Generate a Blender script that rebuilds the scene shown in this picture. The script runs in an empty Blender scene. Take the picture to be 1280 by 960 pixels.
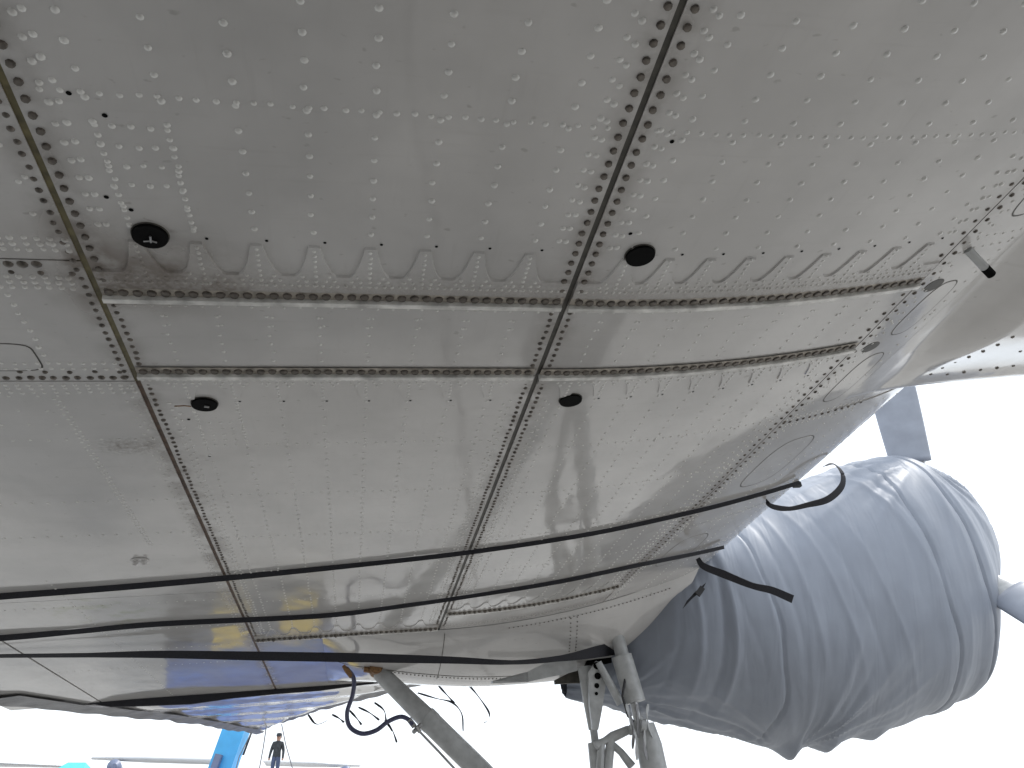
import bpy, math, random
import numpy as np
from mathutils import Vector, Matrix
random.seed(7); rng = np.random.RandomState(7)
R_ = math.radians
scene = bpy.context.scene
col = scene.collection

# ------------------------------------------------------------------ camera
F = 980.0; PX0, PY0 = 640.0, 480.0            # focal length and centre in photo pixels (1280 x 960)
PITCH = math.atan(560.0 / F)
CAM = np.array([0.0, 0.0, 1.6])
cd = bpy.data.cameras.new('camera'); co = bpy.data.objects.new('camera', cd); col.objects.link(co)
cd.sensor_width = 36.0; cd.lens = F / 1280.0 * 36.0; cd.clip_start = 0.05; cd.clip_end = 3000
co.location = CAM; co.rotation_euler = (math.pi / 2 + PITCH, 0, 0)
scene.camera = co

# ------------------------------------------------------------------ sky, sun, exposure (bright overcast)
SUN_EL, SUN_AZ = 58.0, 60.0                   # azimuth from +Y towards +X (ahead, a little to the left)
w = bpy.data.worlds.new('World'); scene.world = w; w.use_nodes = True
nt = w.node_tree; nt.nodes.clear()
sk = nt.nodes.new('ShaderNodeTexSky'); sk.sky_type = 'NISHITA'; sk.sun_disc = False
sk.sun_elevation = R_(SUN_EL); sk.sun_rotation = R_(SUN_AZ)
sk.air_density = 1.0; sk.dust_density = 2.0; sk.ozone_density = 1.0; sk.altitude = 100
bg = nt.nodes.new('ShaderNodeBackground'); bg.inputs[1].default_value = 0.13
wo = nt.nodes.new('ShaderNodeOutputWorld')
hs = nt.nodes.new('ShaderNodeHueSaturation'); hs.inputs['Saturation'].default_value = 0.45
cl = nt.nodes.new('ShaderNodeMix'); cl.data_type = 'RGBA'; cl.inputs[0].default_value = .72; cl.inputs[7].default_value = (7.4, 7.9, 8.5, 1)   # even cloud layer over the clear sky
nt.links.new(sk.outputs[0], hs.inputs['Color']); nt.links.new(hs.outputs[0], cl.inputs[6]); nt.links.new(cl.outputs[2], bg.inputs[0]); nt.links.new(bg.outputs[0], wo.inputs[0])
sl = bpy.data.lights.new('sun', 'SUN'); so = bpy.data.objects.new('sun', sl); col.objects.link(so)
sl.energy = 1.5; sl.angle = R_(10); sl.color = (1.0, 0.97, 0.92)
el, az = R_(SUN_EL), R_(SUN_AZ)
sd = Vector((math.sin(az) * math.cos(el), math.cos(az) * math.cos(el), math.sin(el)))
so.rotation_euler = sd.to_track_quat('Z', 'Y').to_euler(); so.location = sd * 80
scene.view_settings.view_transform = 'Standard'; scene.view_settings.look = 'None'
scene.view_settings.exposure = 0.72; scene.view_settings.gamma = 1.0
scene.view_settings.use_curve_mapping = False
scene.cycles.max_bounces = 8; scene.cycles.diffuse_bounces = 5; scene.cycles.glossy_bounces = 4
scene.cycles.use_adaptive_sampling = True

# ------------------------------------------------------------------ frames
RC = np.array([[1, 0, 0], [0, math.cos(PITCH), -math.sin(PITCH)], [0, math.sin(PITCH), math.cos(PITCH)]])
def ray(x, y):
    d = RC @ np.array([x - PX0, F, PY0 - y]); return d / np.linalg.norm(d)
# wing frame: S along the span (away from the fuselage), C along the chord (towards the nose), N up through the wing
S = np.array([-0.17389875, 0.9845082, -0.02242372]); S /= np.linalg.norm(S)
C = np.array([0.97931328, 0.17528384, 0.1010993]); C -= S * (S @ C); C /= np.linalg.norm(C)
N = np.cross(C, S)
H = 1.4; K = 1.1 / 1.4                          # wing skin is 1.1 m above the lens; K metres per wing unit
def W(s, c, n): return CAM + K * (S * s + C * c + N * (H + n))
def at_s(x, y, s):
    d = ray(x, y); q = d * (s / (d @ S)); return (s, q @ C, q @ N - H)
def PS(x, y, s): return W(*at_s(x, y, s))       # photo point on the chordwise plane at span s
def at_n(x, y, n=0.0):
    d = ray(x, y); q = d * ((H + n) / (d @ N)); return (q @ S, q @ C)
def at_d(x, y, dist):                           # photo point at a horizontal distance in metres
    d = ray(x, y); return CAM + d * (dist / math.hypot(d[0], d[1]))

# ------------------------------------------------------------------ materials
def pbsdf(name, color=(.5, .5, .5), rough=.5, metal=0, spec=.5, coat=0, noise=None, bump=None, var=.12, sheen=0):
    m = bpy.data.materials.new(name); m.use_nodes = True
    t = m.node_tree; b = t.nodes['Principled BSDF']
    b.inputs['Roughness'].default_value = rough; b.inputs['Metallic'].default_value = metal
    b.inputs['Specular IOR Level'].default_value = spec; b.inputs['Coat Weight'].default_value = coat
    b.inputs['Coat Roughness'].default_value = .05; b.inputs['Sheen Weight'].default_value = sheen
    tc = t.nodes.new('ShaderNodeTexCoord')
    nz = t.nodes.new('ShaderNodeTexNoise'); nz.inputs['Scale'].default_value = noise or 8; nz.inputs['Detail'].default_value = 6
    t.links.new(tc.outputs['Object'], nz.inputs['Vector'])
    mr = t.nodes.new('ShaderNodeMapRange'); mr.inputs[1].default_value = .3; mr.inputs[2].default_value = .7
    mr.inputs[3].default_value = 1 - var; mr.inputs[4].default_value = 1 + var
    t.links.new(nz.outputs[0], mr.inputs[0])
    mx = t.nodes.new('ShaderNodeVectorMath'); mx.operation = 'SCALE'; mx.inputs[0].default_value = color
    t.links.new(mr.outputs[0], mx.inputs['Scale']); t.links.new(mx.outputs[0], b.inputs['Base Color'])
    if bump:
        n2 = t.nodes.new('ShaderNodeTexNoise'); n2.inputs['Scale'].default_value = bump[0]; n2.inputs['Detail'].default_value = 5
        t.links.new(tc.outputs['Object'], n2.inputs['Vector'])
        bp = t.nodes.new('ShaderNodeBump'); bp.inputs['Strength'].default_value = bump[1]; bp.inputs['Distance'].default_value = bump[2]
        t.links.new(n2.outputs[0], bp.inputs['Height']); t.links.new(bp.outputs[0], b.inputs['Normal'])
    return m

class NT:                                       # terse maths nodes
    def __init__(s, m): s.t = m.node_tree
    def n(s, typ, **k):
        x = s.t.nodes.new(typ)
        for a, v in k.items(): setattr(x, a, v)
        return x
    def math(s, op, a, b=None, c=None, clamp=False):
        x = s.n('ShaderNodeMath', operation=op, use_clamp=clamp)
        for i, v in enumerate((a, b, c)):
            if v is None: continue
            if isinstance(v, (int, float)): x.inputs[i].default_value = v
            else: s.t.links.new(v, x.inputs[i])
        return x.outputs[0]
    def rng(s, v, a, b, c, d):
        x = s.n('ShaderNodeMapRange', interpolation_type='SMOOTHSTEP')
        s.t.links.new(v, x.inputs[0])
        for i, k in enumerate((a, b, c, d)): x.inputs[i + 1].default_value = k
        return x.outputs[0]
    def mix(s, f, a, b):
        x = s.n('ShaderNodeMix', data_type='RGBA'); s.t.links.new(f, x.inputs[0])
        for i, v in ((6, a), (7, b)):
            if isinstance(v, tuple): x.inputs[i].default_value = (*v, 1)
            else: s.t.links.new(v, x.inputs[i])
        return x.outputs[2]

def skin_material(name, base, wavy=1.0, rough=.09):
    m = bpy.data.materials.new(name); m.use_nodes = True; q = NT(m); t = m.node_tree
    b = t.nodes['Principled BSDF']
    uv = q.n('ShaderNodeUVMap'); uv.uv_map = 'UVMap'
    sp = q.n('ShaderNodeSeparateXYZ'); t.links.new(uv.outputs[0], sp.inputs[0]); c, s = sp.outputs[0], sp.outputs[1]
    def noise(scale, detail=5, sx=1, sy=1, rough=.55):
        mp = q.n('ShaderNodeMapping'); mp.inputs['Scale'].default_value = (sx, sy, 1); t.links.new(uv.outputs[0], mp.inputs[0])
        z = q.n('ShaderNodeTexNoise'); z.inputs['Scale'].default_value = scale; z.inputs['Detail'].default_value = detail
        z.inputs['Roughness'].default_value = rough
        t.links.new(mp.outputs[0], z.inputs[0]); return z.outputs[0]
    # grime keeps to the joints: along the span seams, around the bolted strips and in the corner by the aft seam
    seam = None
    for ci, wd, k in ((-.675, .10, .8), (.655, .10, .8), (1.965, .05, .5)):
        d = q.math('ABSOLUTE', q.math('SUBTRACT', c, ci))
        v = q.math('MULTIPLY', q.rng(d, 0, wd, 1, 0), k)
        seam = v if seam is None else q.math('MAXIMUM', seam, v)
    strip = None
    for si, up, dn in ((1.875, .17, .07), (2.30, .06, .03), (5.94, .2, .05)):
        a = q.math('SUBTRACT', s, si)
        v = q.math('MULTIPLY', q.rng(a, -up, -.01, 0, 1), q.rng(a, 0, dn, 1, 0))
        strip = v if strip is None else q.math('MAXIMUM', strip, v)
    inbox = q.math('MULTIPLY', q.rng(c, -.70, -.66, 0, 1), q.rng(c, 1.93, 1.99, 1, 0))
    strip = q.math('MULTIPLY', strip, inbox)
    corner = q.math('MULTIPLY', q.rng(q.math('ABSOLUTE', q.math('ADD', c, .56)), 0, .45, 1, 0), q.rng(q.math('ABSOLUTE', q.math('SUBTRACT', s, 1.78)), 0, .30, 1, 0))
    patch = q.math('MULTIPLY', q.rng(q.math('ABSOLUTE', q.math('ADD', c, .80)), .02, .16, 1, 0), q.rng(q.math('ABSOLUTE', q.math('SUBTRACT', s, 2.83)), 0, .10, 1, 0))
    green = q.math('MULTIPLY', q.rng(q.math('ABSOLUTE', q.math('ADD', c, 1.45)), .1, .45, 1, 0), q.rng(q.math('ABSOLUTE', q.math('SUBTRACT', s, 5.0)), .1, .6, 1, 0))
    blot = q.rng(noise(9, 6), .35, .65, 0, 1); fine = q.rng(noise(60, 4), .35, .68, 0, 1); big = noise(2.2, 4)
    D = q.math('ADD', q.math('MULTIPLY', seam, q.math('MULTIPLY', blot, .75)), q.math('MULTIPLY', strip, q.math('MULTIPLY_ADD', fine, .3, .3)))
    D = q.math('ADD', D, q.math('MULTIPLY', corner, q.math('MULTIPLY_ADD', blot, .45, .5)))
    D = q.math('ADD', D, q.math('MULTIPLY', patch, q.math('MULTIPLY', fine, .9)))
    spots = q.math('MULTIPLY', q.rng(noise(26, 2, 1, 1.6, .4), .69, .78, 0, 1), .30)
    D = q.math('ADD', D, spots)
    streak = q.rng(noise(7, 5, 6, .55), .56, .8, 0, .07)
    streak2 = q.rng(noise(7, 5, .4, 5), .56, .8, 0, .09)
    D = q.math('ADD', D, q.math('MAXIMUM', streak, streak2), clamp=True)
    col1 = q.mix(q.rng(big, .3, .7, 0, 1), tuple(v * .90 for v in base), tuple(v * 1.06 for v in base))
    col2 = q.mix(q.math('MULTIPLY', D, .85), col1, (.135, .105, .08))
    col3 = q.mix(q.math('MULTIPLY', green, q.math('MULTIPLY', q.rng(noise(7, 5), .48, .66, 0, 1), .5)), col2, (.33, .36, .20))
    t.links.new(col3, b.inputs['Base Color'])
    rg = q.math('ADD', q.rng(noise(5, 5), .3, .75, rough * .55, rough * 1.5), q.math('MULTIPLY', D, .45))
    t.links.new(rg, b.inputs['Roughness'])
    b.inputs['Specular IOR Level'].default_value = .8
    hgt = q.math('ADD', q.math('MULTIPLY', noise(3.2, 1.5, 1.9, 1), .9), q.math('MULTIPLY', noise(320, 2), .0035))
    bp = q.n('ShaderNodeBump'); bp.inputs['Strength'].default_value = .55; bp.inputs['Distance'].default_value = .0035 * wavy
    t.links.new(hgt, bp.inputs['Height']); t.links.new(bp.outputs[0], b.inputs['Normal'])
    return m

M = {}
M['skin'] = skin_material('wing_paint', (.565, .55, .535))
M['skin_outer'] = skin_material('outer_wing_paint', (.565, .55, .535), wavy=5.0, rough=.06)
M['rivet'] = skin_material('rivet_highlight_paint', (.77, .76, .73), wavy=.2, rough=.16)  # lighter than the skin: clean heads, their highlights put into the colour
M['paint'] = pbsdf('light_grey_paint', (.565, .55, .535), .2, noise=14, var=.08, bump=(40, .15, .002))
M['lip'] = pbsdf('joint_lip_paint', (.70, .69, .66), .3, noise=22, var=.38)
M['strip'] = pbsdf('grimy_joint_strip', (.36, .325, .28), .45, noise=45, var=.5)
M['olive'] = pbsdf('olive_sealant', (.125, .105, .045), .5, noise=40, var=.4)
M['darkseal'] = pbsdf('dark_sealant', (.055, .050, .040), .5, noise=40, var=.35)
M['rustseal'] = pbsdf('rusty_sealant', (.10, .060, .038), .6, noise=30, var=.5)
M['bolt'] = pbsdf('worn_bolt_steel', (.12, .105, .09), .42, metal=.35, noise=70, var=.55)
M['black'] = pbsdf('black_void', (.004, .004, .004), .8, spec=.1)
M['web'] = pbsdf('black_webbing', (.016, .016, .022), .75, noise=120, var=.3, bump=(400, .4, .001))
M['steel'] = pbsdf('bare_steel', (.42, .42, .42), .35, metal=.8, noise=20, var=.2)
M['gear'] = pbsdf('gear_grey_paint', (.46, .47, .47), .35, noise=18, var=.16, bump=(60, .2, .002))
M['rubber'] = pbsdf('black_rubber', (.03, .03, .032), .6, noise=20)
M['hose'] = pbsdf('blue_grey_hose', (.07, .075, .14), .35, noise=60)
M['rusty'] = pbsdf('rusty_fitting', (.22, .12, .05), .7, noise=80, var=.4)
M['cover'] = pbsdf('grey_quilted_nylon', (.25, .275, .325), .5, noise=5, var=.06, bump=(4, .32, .035), sheen=.1)
_t = M['cover'].node_tree; _n = [x for x in _t.nodes if x.type == 'TEX_NOISE'][1]; _c = [x for x in _t.nodes if x.type == 'TEX_COORD'][0]
_m = _t.nodes.new('ShaderNodeMapping'); _n.inputs['Detail'].default_value = 2.2; _m.inputs['Scale'].default_value = (2.2, .6, .40); _m.inputs['Rotation'].default_value = (0, .12, 0); _n.inputs['Distortion'].default_value = .6; _n.inputs['Roughness'].default_value = .5
_t.links.new(_c.outputs['Object'], _m.inputs[0]); _t.links.new(_m.outputs[0], _n.inputs['Vector'])   # creases run with the pull of the cloth
M['sleeve'] = pbsdf('grey_blade_sleeve', (.30, .325, .38), .45, noise=8, var=.08)
M['tarp'] = pbsdf('grey_tarpaulin', (.27, .27, .28), .5, noise=9, var=.25, bump=(25, .5, .01))
M['boomblue'] = pbsdf('sky_blue_paint', (.07, .42, .75), .35, noise=4)
M['truckblue'] = pbsdf('deep_blue_paint', (.006, .085, .36), .4, noise=4)
M['yellow'] = pbsdf('yellow_paint', (.75, .52, .03), .4, noise=4)
M['cyan'] = pbsdf('turquoise_canvas', (.10, .55, .60), .6)
M['white'] = pbsdf('white_aircraft_paint', (.72, .73, .74), .3, noise=2, var=.05)
M['engine'] = pbsdf('grey_blue_paint', (.16, .19, .28), .4)
M['glass'] = pbsdf('dark_glass', (.02, .025, .03), .05)
M['jacket'] = pbsdf('dark_jacket', (.045, .05, .055), .9, noise=12, var=.4)
M['jeans'] = pbsdf('blue_jeans', (.07, .09, .16), .9)
M['skinp'] = pbsdf('person_skin', (.45, .27, .2), .5)
M['rope'] = pbsdf('grey_rope', (.25, .25, .27), .8)
M['alu'] = pbsdf('aluminium_frame', (.5, .5, .52), .4, metal=.6)

# ------------------------------------------------------------------ builders
def tag(o, label=None, cat=None, group=None, kind=None):
    if label: o['label'] = label
    if cat: o['category'] = cat
    if group: o['group'] = group
    if kind: o['kind'] = kind
    return o
def empty(name, loc):
    o = bpy.data.objects.new(name, None); col.objects.link(o); o.location = loc; o.empty_display_size = .3; return o
def root_of(o):
    while o.parent: o = o.parent
    return o
def mesh(name, V, Fc, mat, parent=None, smooth=True, uv=None, origin=None, angle=None):
    V = np.asarray(V, float).reshape(-1, 3)
    if parent is not None: org = np.array(root_of(parent).location)
    else: org = np.array(origin) if origin is not None else np.array([V[:, 0].mean(), V[:, 1].mean(), V[:, 2].min()])
    me = bpy.data.meshes.new(name); me.from_pydata([tuple(v) for v in (V - org)], [], [tuple(f) for f in Fc])
    if uv is not None:
        l = me.uv_layers.new(name='UVMap'); idx = np.empty(len(me.loops), np.int32); me.loops.foreach_get('vertex_index', idx)
        l.data.foreach_set('uv', np.asarray(uv, np.float32)[idx].ravel())
    for m in (mat if isinstance(mat, (list, tuple)) else [mat]): me.materials.append(m)
    me.update()
    if smooth:
        me.polygons.foreach_set('use_smooth', [True] * len(me.polygons))
        if angle: me.set_sharp_from_angle(angle=R_(angle))
    o = bpy.data.objects.new(name, me); col.objects.link(o)
    if parent is not None: o.parent = parent
    else: o.location = org
    return o
class MB:
    def __init__(s): s.V = []; s.F = []
    def add(s, V, Fc):
        k = len(s.V); s.V += [np.asarray(v, float) for v in V]; s.F += [tuple(i + k for i in f) for f in Fc]
    def box(s, c, ax, half):                    # ax: three unit vectors
        c = np.asarray(c, float); V = [c + sum(ax[i] * half[i] * sg[i] for i in range(3)) for sg in
             [(-1,-1,-1),(1,-1,-1),(1,1,-1),(-1,1,-1),(-1,-1,1),(1,-1,1),(1,1,1),(-1,1,1)]]
        s.add(V, [(0,3,2,1),(4,5,6,7),(0,1,5,4),(1,2,6,5),(2,3,7,6),(3,0,4,7)]); return s
    def tube(s, pts, rad, seg=12, cap=True):
        pts = [np.asarray(p, float) for p in pts]; n = len(pts)
        rad = [rad] * n if np.isscalar(rad) else rad
        V = []; up = None
        for i, p in enumerate(pts):
            d = pts[min(i + 1, n - 1)] - pts[max(i - 1, 0)]; d /= np.linalg.norm(d) + 1e-12
            if up is None:
                up = np.cross(d, [0, 0, 1.0]) if abs(d[2]) < .95 else np.cross(d, [1.0, 0, 0])
            up = up - d * (up @ d); up /= np.linalg.norm(up); v = np.cross(d, up)
            for j in range(seg):
                a = 2 * math.pi * j / seg; V.append(p + rad[i] * (up * math.cos(a) + v * math.sin(a)))
        Fc = [(i*seg+j, i*seg+(j+1)%seg, (i+1)*seg+(j+1)%seg, (i+1)*seg+j) for i in range(n-1) for j in range(seg)]
        if cap: Fc += [tuple(range(seg))[::-1], tuple(range((n-1)*seg, n*seg))]
        s.add(V, Fc); return s
    def ribbon(s, pts, wid, th=.003):           # wid: list of half-width vectors
        n = len(pts); V = []
        for i, (p, h) in enumerate(zip(pts, wid)):
            p = np.asarray(p, float); d = np.asarray(pts[min(i+1,n-1)]) - np.asarray(pts[max(i-1,0)])
            nn = np.cross(d, h); nn /= np.linalg.norm(nn) + 1e-12; nn *= th / 2
            V += [p + h + nn, p - h + nn, p - h - nn, p + h - nn]
        Fc = [(4*i+j, 4*i+(j+1)%4, 4*i+4+(j+1)%4, 4*i+4+j) for i in range(n-1) for j in range(4)]
        Fc += [(3,2,1,0), (4*n-4,4*n-3,4*n-2,4*n-1)]
        s.add(V, Fc); return s
    def build(s, name, mat, parent=None, smooth=True, angle=40, origin=None):
        return mesh(name, s.V, s.F, mat, parent, smooth, angle=angle, origin=origin)
def grid_faces(nr, nc, flip=False):
    f = [(r*nc+k, r*nc+k+1, (r+1)*nc+k+1, (r+1)*nc+k) for r in range(nr-1) for k in range(nc-1)]
    return [x[::-1] for x in f] if flip else f
def spline(P, n):                               # Catmull-Rom through points
    P = [np.asarray(p, float) for p in P]; Q = [2*P[0]-P[1]] + P + [2*P[-1]-P[-2]]; out = []
    for i in range(1, len(Q) - 2):
        for k in range(n):
            t = k / n; a, b, c, d = Q[i-1:i+3]
            out.append(.5*((2*b)+(-a+c)*t+(2*a-5*b+4*c-d)*t*t+(-a+3*b-3*c+d)*t**3))
    out.append(P[-1]); return out
XYZ = (np.array([1.,0,0]), np.array([0,1.,0]), np.array([0,0,1.]))

# ------------------------------------------------------------------ ground
ap = mesh('apron', [(-900,-900,0),(900,-900,0),(900,900,0),(-900,900,0)], [(0,1,2,3)], None or M['white'], None, False, origin=(0,0,0))
gm = bpy.data.materials.new('concrete_apron'); gm.use_nodes = True; q = NT(gm); t = gm.node_tree; b = t.nodes['Principled BSDF']
tc = q.n('ShaderNodeTexCoord'); sp = q.n('ShaderNodeSeparateXYZ'); t.links.new(tc.outputs['Object'], sp.inputs[0])
nz = q.n('ShaderNodeTexNoise'); nz.inputs['Scale'].default_value = .35; nz.inputs['Detail'].default_value = 9; t.links.new(tc.outputs['Object'], nz.inputs[0])
jx = q.math('LESS_THAN', q.math('PINGPONG', sp.outputs[0], 3.5), .03); jy = q.math('LESS_THAN', q.math('PINGPONG', sp.outputs[1], 3.5), .03)
cc = q.mix(q.rng(nz.outputs[0], .35, .7, 0, 1), (.36, .35, .33), (.27, .263, .25))
cc = q.mix(q.math('MAXIMUM', jx, jy), cc, (.07, .065, .06))
t.links.new(cc, b.inputs['Base Color']); b.inputs['Roughness'].default_value = .8
ap.data.materials[0] = gm; tag(ap, kind='structure')

# ------------------------------------------------------------------ wing surface
def bez(t):
    P = ((2.2,.1838),(2.52,.26),(2.88,.365),(2.92,.52)); u = 1 - t
    return tuple(u**3*P[0][i]+3*u*u*t*P[1][i]+3*u*t*t*P[2][i]+t**3*P[3][i] for i in (0,1))
def prof(c): return .078 * max(c - .665, 0)**2
def skin_pt(qc):                                # chord coordinate, running on round the leading edge
    if qc <= 2.2: return qc, prof(qc)
    return bez(min((qc - 2.2) / .9, 1.0))
def ext(s): return .042 * max(0, min(s, 6.6) - 3.0)   # the leading edge creeps forward towards the nacelle
def sk_frame(s, qc, d=0.0):                     # point d below the skin plus the local axes
    c, n = skin_pt(qc); c += ext(s) * max(0, min((qc - 2.2) / .9, 1)); c2, n2 = skin_pt(qc + .002); c1, n1 = skin_pt(qc - .002)
    tc_ = C * (c2 - c1) + N * (n2 - n1); tc_ /= np.linalg.norm(tc_)
    nn = np.cross(tc_, S)                       # up into the wing
    return W(s, c, n) - nn * d * K, tc_, S, nn

GEAR = W(6.9, 2.2, 0)
plane = empty('aircraft', (GEAR[0], GEAR[1], 0))
tag(plane, 'grey propeller aircraft whose riveted wing underside spreads overhead, one landing gear leg showing', 'aircraft')

# upper skin and trailing edge: the body of the wing
up = [(2.92,.52),(2.82,.66),(2.4,.76),(1.9,.88),(1.0,.93),(0,.85),(-1.2,.55),(-2.2,.22),(-2.9,.03)]
ss = [-1.6, 0, 2, 3, 4, 5, 6.6, 7.98]
V = [W(s, c + ext(s) * max(0, (c - 2.4) / .52), n) for s in ss for c, n in up]
wing = mesh('wing', V, grid_faces(len(ss), len(up)), M['paint'], plane)
FL = [(-14,.05,-.1),(-13,.45,-.2),(-10,1.1,-.7),(-6,1.75,-1.15),(-3,1.85,-1.25),(6,1.85,-1.25),(8,1.6,-1.35),(9.3,1.0,-1.5),(10,.1,-1.6)]
V = []                                           # fuselage beside and behind the viewer
for c, rr, n in FL: V += [W(-3.1 + rr*math.cos(2*math.pi*j/36), c, n + rr*math.sin(2*math.pi*j/36)) for j in range(36)]
mesh('fuselage', V, [(i*36+j, i*36+(j+1)%36, (i+1)*36+(j+1)%36, (i+1)*36+j) for i in range(len(FL)-1) for j in range(36)], M['paint'], plane)

def panel(c0, c1, s0, s1, d=0.0, name='skin_panel', mat='skin', th=.010, nc=None):
    nc = nc or max(3, int(abs(c1 - c0) / .07)); nr = max(3, int((s1 - s0) / .25))
    cs = np.linspace(c0, c1, nc); sv = np.linspace(s0, s1, nr)
    V = []; UV = []
    for s in sv:
        for c in cs: V.append(sk_frame(s, c, d)[0]); UV.append((c, s))
    Fc = grid_faces(nr, nc)
    ring = [k for k in range(nc)] + [r*nc+nc-1 for r in range(1, nr)] + [(nr-1)*nc+k for k in range(nc-2, -1, -1)] + [r*nc for r in range(nr-2, 0, -1)]
    base = len(V)
    for i in ring:
        s, c = UV[i][1], UV[i][0]; V.append(sk_frame(s, c, d - th)[0]); UV.append((c, s))
    m = len(ring); Fc += [(ring[i], base+i, base+(i+1)%m, ring[(i+1)%m]) for i in range(m)]
    return mesh(name, V, Fc, M[mat], wing, True, uv=UV, angle=35)

g = .0085
S1, S2, S3A, S3B = 1.897, 2.313, 5.975, 5.56
rows = [(-1.6, S1), (S1 + .006, S2), (S2 + .006, S3A)]
for s0, s1 in rows: panel(-.675 + g, .652 - g, s0, s1)
for s0, s1 in [(-1.6, S1), (S1 + .006, S2 + .003), (S2 + .009, S3B)]: panel(.652 + g, 1.962, s0, s1)
panel(1.968, 2.26, -1.6, 2.96); panel(2.262, 3.1, 2.80, 2.960, d=-.004, nc=20); panel(1.968, 3.1, 2.962, 4.4, nc=24); panel(1.968, 3.1, 4.405, 7.98, nc=24)
for s0, s1 in [(-1.6, 1.742), (1.748, 2.352), (2.358, 4.75), (4.755, 7.98)]: panel(-2.15, -.675 - g, s0, s1)
panel(-2.9, -2.165, -1.6, 7.98)
panel(-.675 + g, .652 - g, S3A + .006, 7.98); panel(.652 + g, 1.962, S3B + .006, 7.98)

def filler(c, s0, s1, wd, mat, d=-.006):
    sv = np.linspace(s0, s1, 9); V = []
    for s in sv:
        for k in (-1, 1): V.append(sk_frame(s, c + k * wd, d)[0])
    return mesh('seam_filler', V, grid_faces(9, 2), M[mat], wing)
filler(-.675, -1.6, 2.36, .02, 'olive', -.003); filler(-.675, 2.36, 7.96, .02, 'rustseal', -.004)
filler(.652, -1.6, 2.31, .02, 'darkseal', -.004); filler(.652, 2.32, 7.96, .02, 'darkseal', -.004)
filler(1.965, -1.6, 7.9, .012, 'rustseal', -.003); filler(-2.157, -1.6, 7.9, .02, 'darkseal', -.008)

# ------------------------------------------------------------------ rivets (too small to single out): one mesh per field
class Riv:
    def __init__(s): s.V = []; s.F = []
    def one(s, sp, cp, r=.0085, hgt=.55, d=0.0):
        p, a, b, nn = sk_frame(sp, cp, d); k = len(s.V); m = 8; r *= K * random.uniform(.9, 1.08)
        hgt *= random.uniform(.7, 1.15)
        for rr, hh in ((1.0, -.02), (.72, .72 * hgt)):
            for j in range(m):
                an = 2 * math.pi * j / m; s.V.append(p + (a * math.cos(an) + b * math.sin(an)) * r * rr - nn * r * hh)
        s.V.append(p - nn * r * hgt)
        s.F += [(k+j, k+m+j, k+m+(j+1)%m, k+(j+1)%m) for j in range(m)] + [(k+m+j, k+2*m, k+m+(j+1)%m) for j in range(m)]
    def line(s, s0, c0, s1, c1, pitch, r=.0085, jit=.0016, d=0.0, **kw):
        L = math.hypot(s1 - s0, c1 - c0); n = max(1, int(round(L / pitch)))
        for i in range(n + 1):
            f = i / n; s.one(s0 + (s1-s0)*f + random.gauss(0, jit), c0 + (c1-c0)*f + random.gauss(0, jit), r, d=d, **kw)
    def build(s, name, mat, parent):
        V = np.array(s.V); q_ = (V - CAM)/K; uv = np.stack([q_ @ C, q_ @ S], 1)
        return tag(mesh(name, V, s.F, mat, parent, uv=uv), kind='stuff')

SA = [-.534 + .1472 * k for k in range(8)]
SB = [.785 + .131 * k for k in range(9)]
def field(stringers, edges, s0, s1, r, rib=(), p=.0645, ruf=None):
    R = Riv()
    for c in stringers: R.line(s0, c, s1, c, p, r)
    for s in rib: R.line(s, edges[0] + .06, s, edges[1] - .06, .0375, r * .85)
    for e, sg in ((edges[0], 1), (edges[1], -1)):
        R.line(s0, e + sg * .068, s1, e + sg * .068, .0525, r); R.line(s0 + .026, e + sg * .088, s1, e + sg * .088, .0525, r)
    return R
R = field(SA, (-.675, .652), .3, 1.60, .0088, (1.2, .55))
for k in range(3): R.line(1.285, -.534 + .037 * (k + 1), 1.46, -.534 + .037 * (k + 1), .053, .008)
R.line(1.285, -.534, 1.6, -.534, .027, .008); R.line(1.285, -.387, 1.61, -.387, .027, .008)
R.build('rivets', M['rivet'], wing)
field(SB, (.652, 1.962), .3, 1.62, .0088, (1.2, .55)).build('rivets', M['rivet'], wing)
R = Riv()
for c in SA + SB: R.line(1.985, c, 2.225, c, .047, .0062); R.line(1.985, c + .012, 2.03, c + .012, .04, .005)
R.line(1.935, -.64, 1.935, .62, .045, .005); R.line(1.935, .69, 1.935, 1.93, .045, .005)
R.build('rivets', M['rivet'], wing)
R = field(SA, (-.675, .652), 2.50, 5.80, .0068, (2.83, 3.32, 3.85, 4.4, 5.0), p=.060)
R.line(2.52, -.534, 2.79, -.534, .024, .006); R.line(2.52, -.387, 2.79, -.387, .024, .006)
for k in range(3): R.line(2.65, -.534 + .037 * (k + 1), 2.79, -.534 + .037 * (k + 1), .045, .006)
R.build('rivets', M['rivet'], wing)
field(SB, (.652, 1.962), 2.50, 5.42, .0068, (2.9, 3.4, 4.0, 4.6), p=.060).build('rivets', M['rivet'], wing)
R = Riv()                                       # aft panels
for s, pr in ((1.70, (.012, .03, .05)), (2.33, (.0,))):
    pass
for off in (.035, .058, .08): R.line(1.742 - off, -1.6, 1.742 - off, -.70, .030, .0085)
for off in (.075, .098, .120): R.line(1.742 + off, -1.6, 1.742 + off, -.73, .030, .0085)
for off in (.045, .065): R.line(2.352 - off * 1.6, -1.7, 2.352 - off * 1.6, -.72, .032, .0075)
for off in (.028, .050, .074): R.line(2.352 + off, -1.75, 2.352 + off, -.70, .034, .0075)
R.line(1.90, -.905, 2.20, -.905, .042, .0085); R.line(2.45, -.94, 3.9, -.94, .036, .006); R.line(2.47, -.955, 3.9, -.955, .036, .006)
for s in (2.77, 3.35, 3.75): R.line(s, -2.0, s, -.71, .06, .0065)
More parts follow.
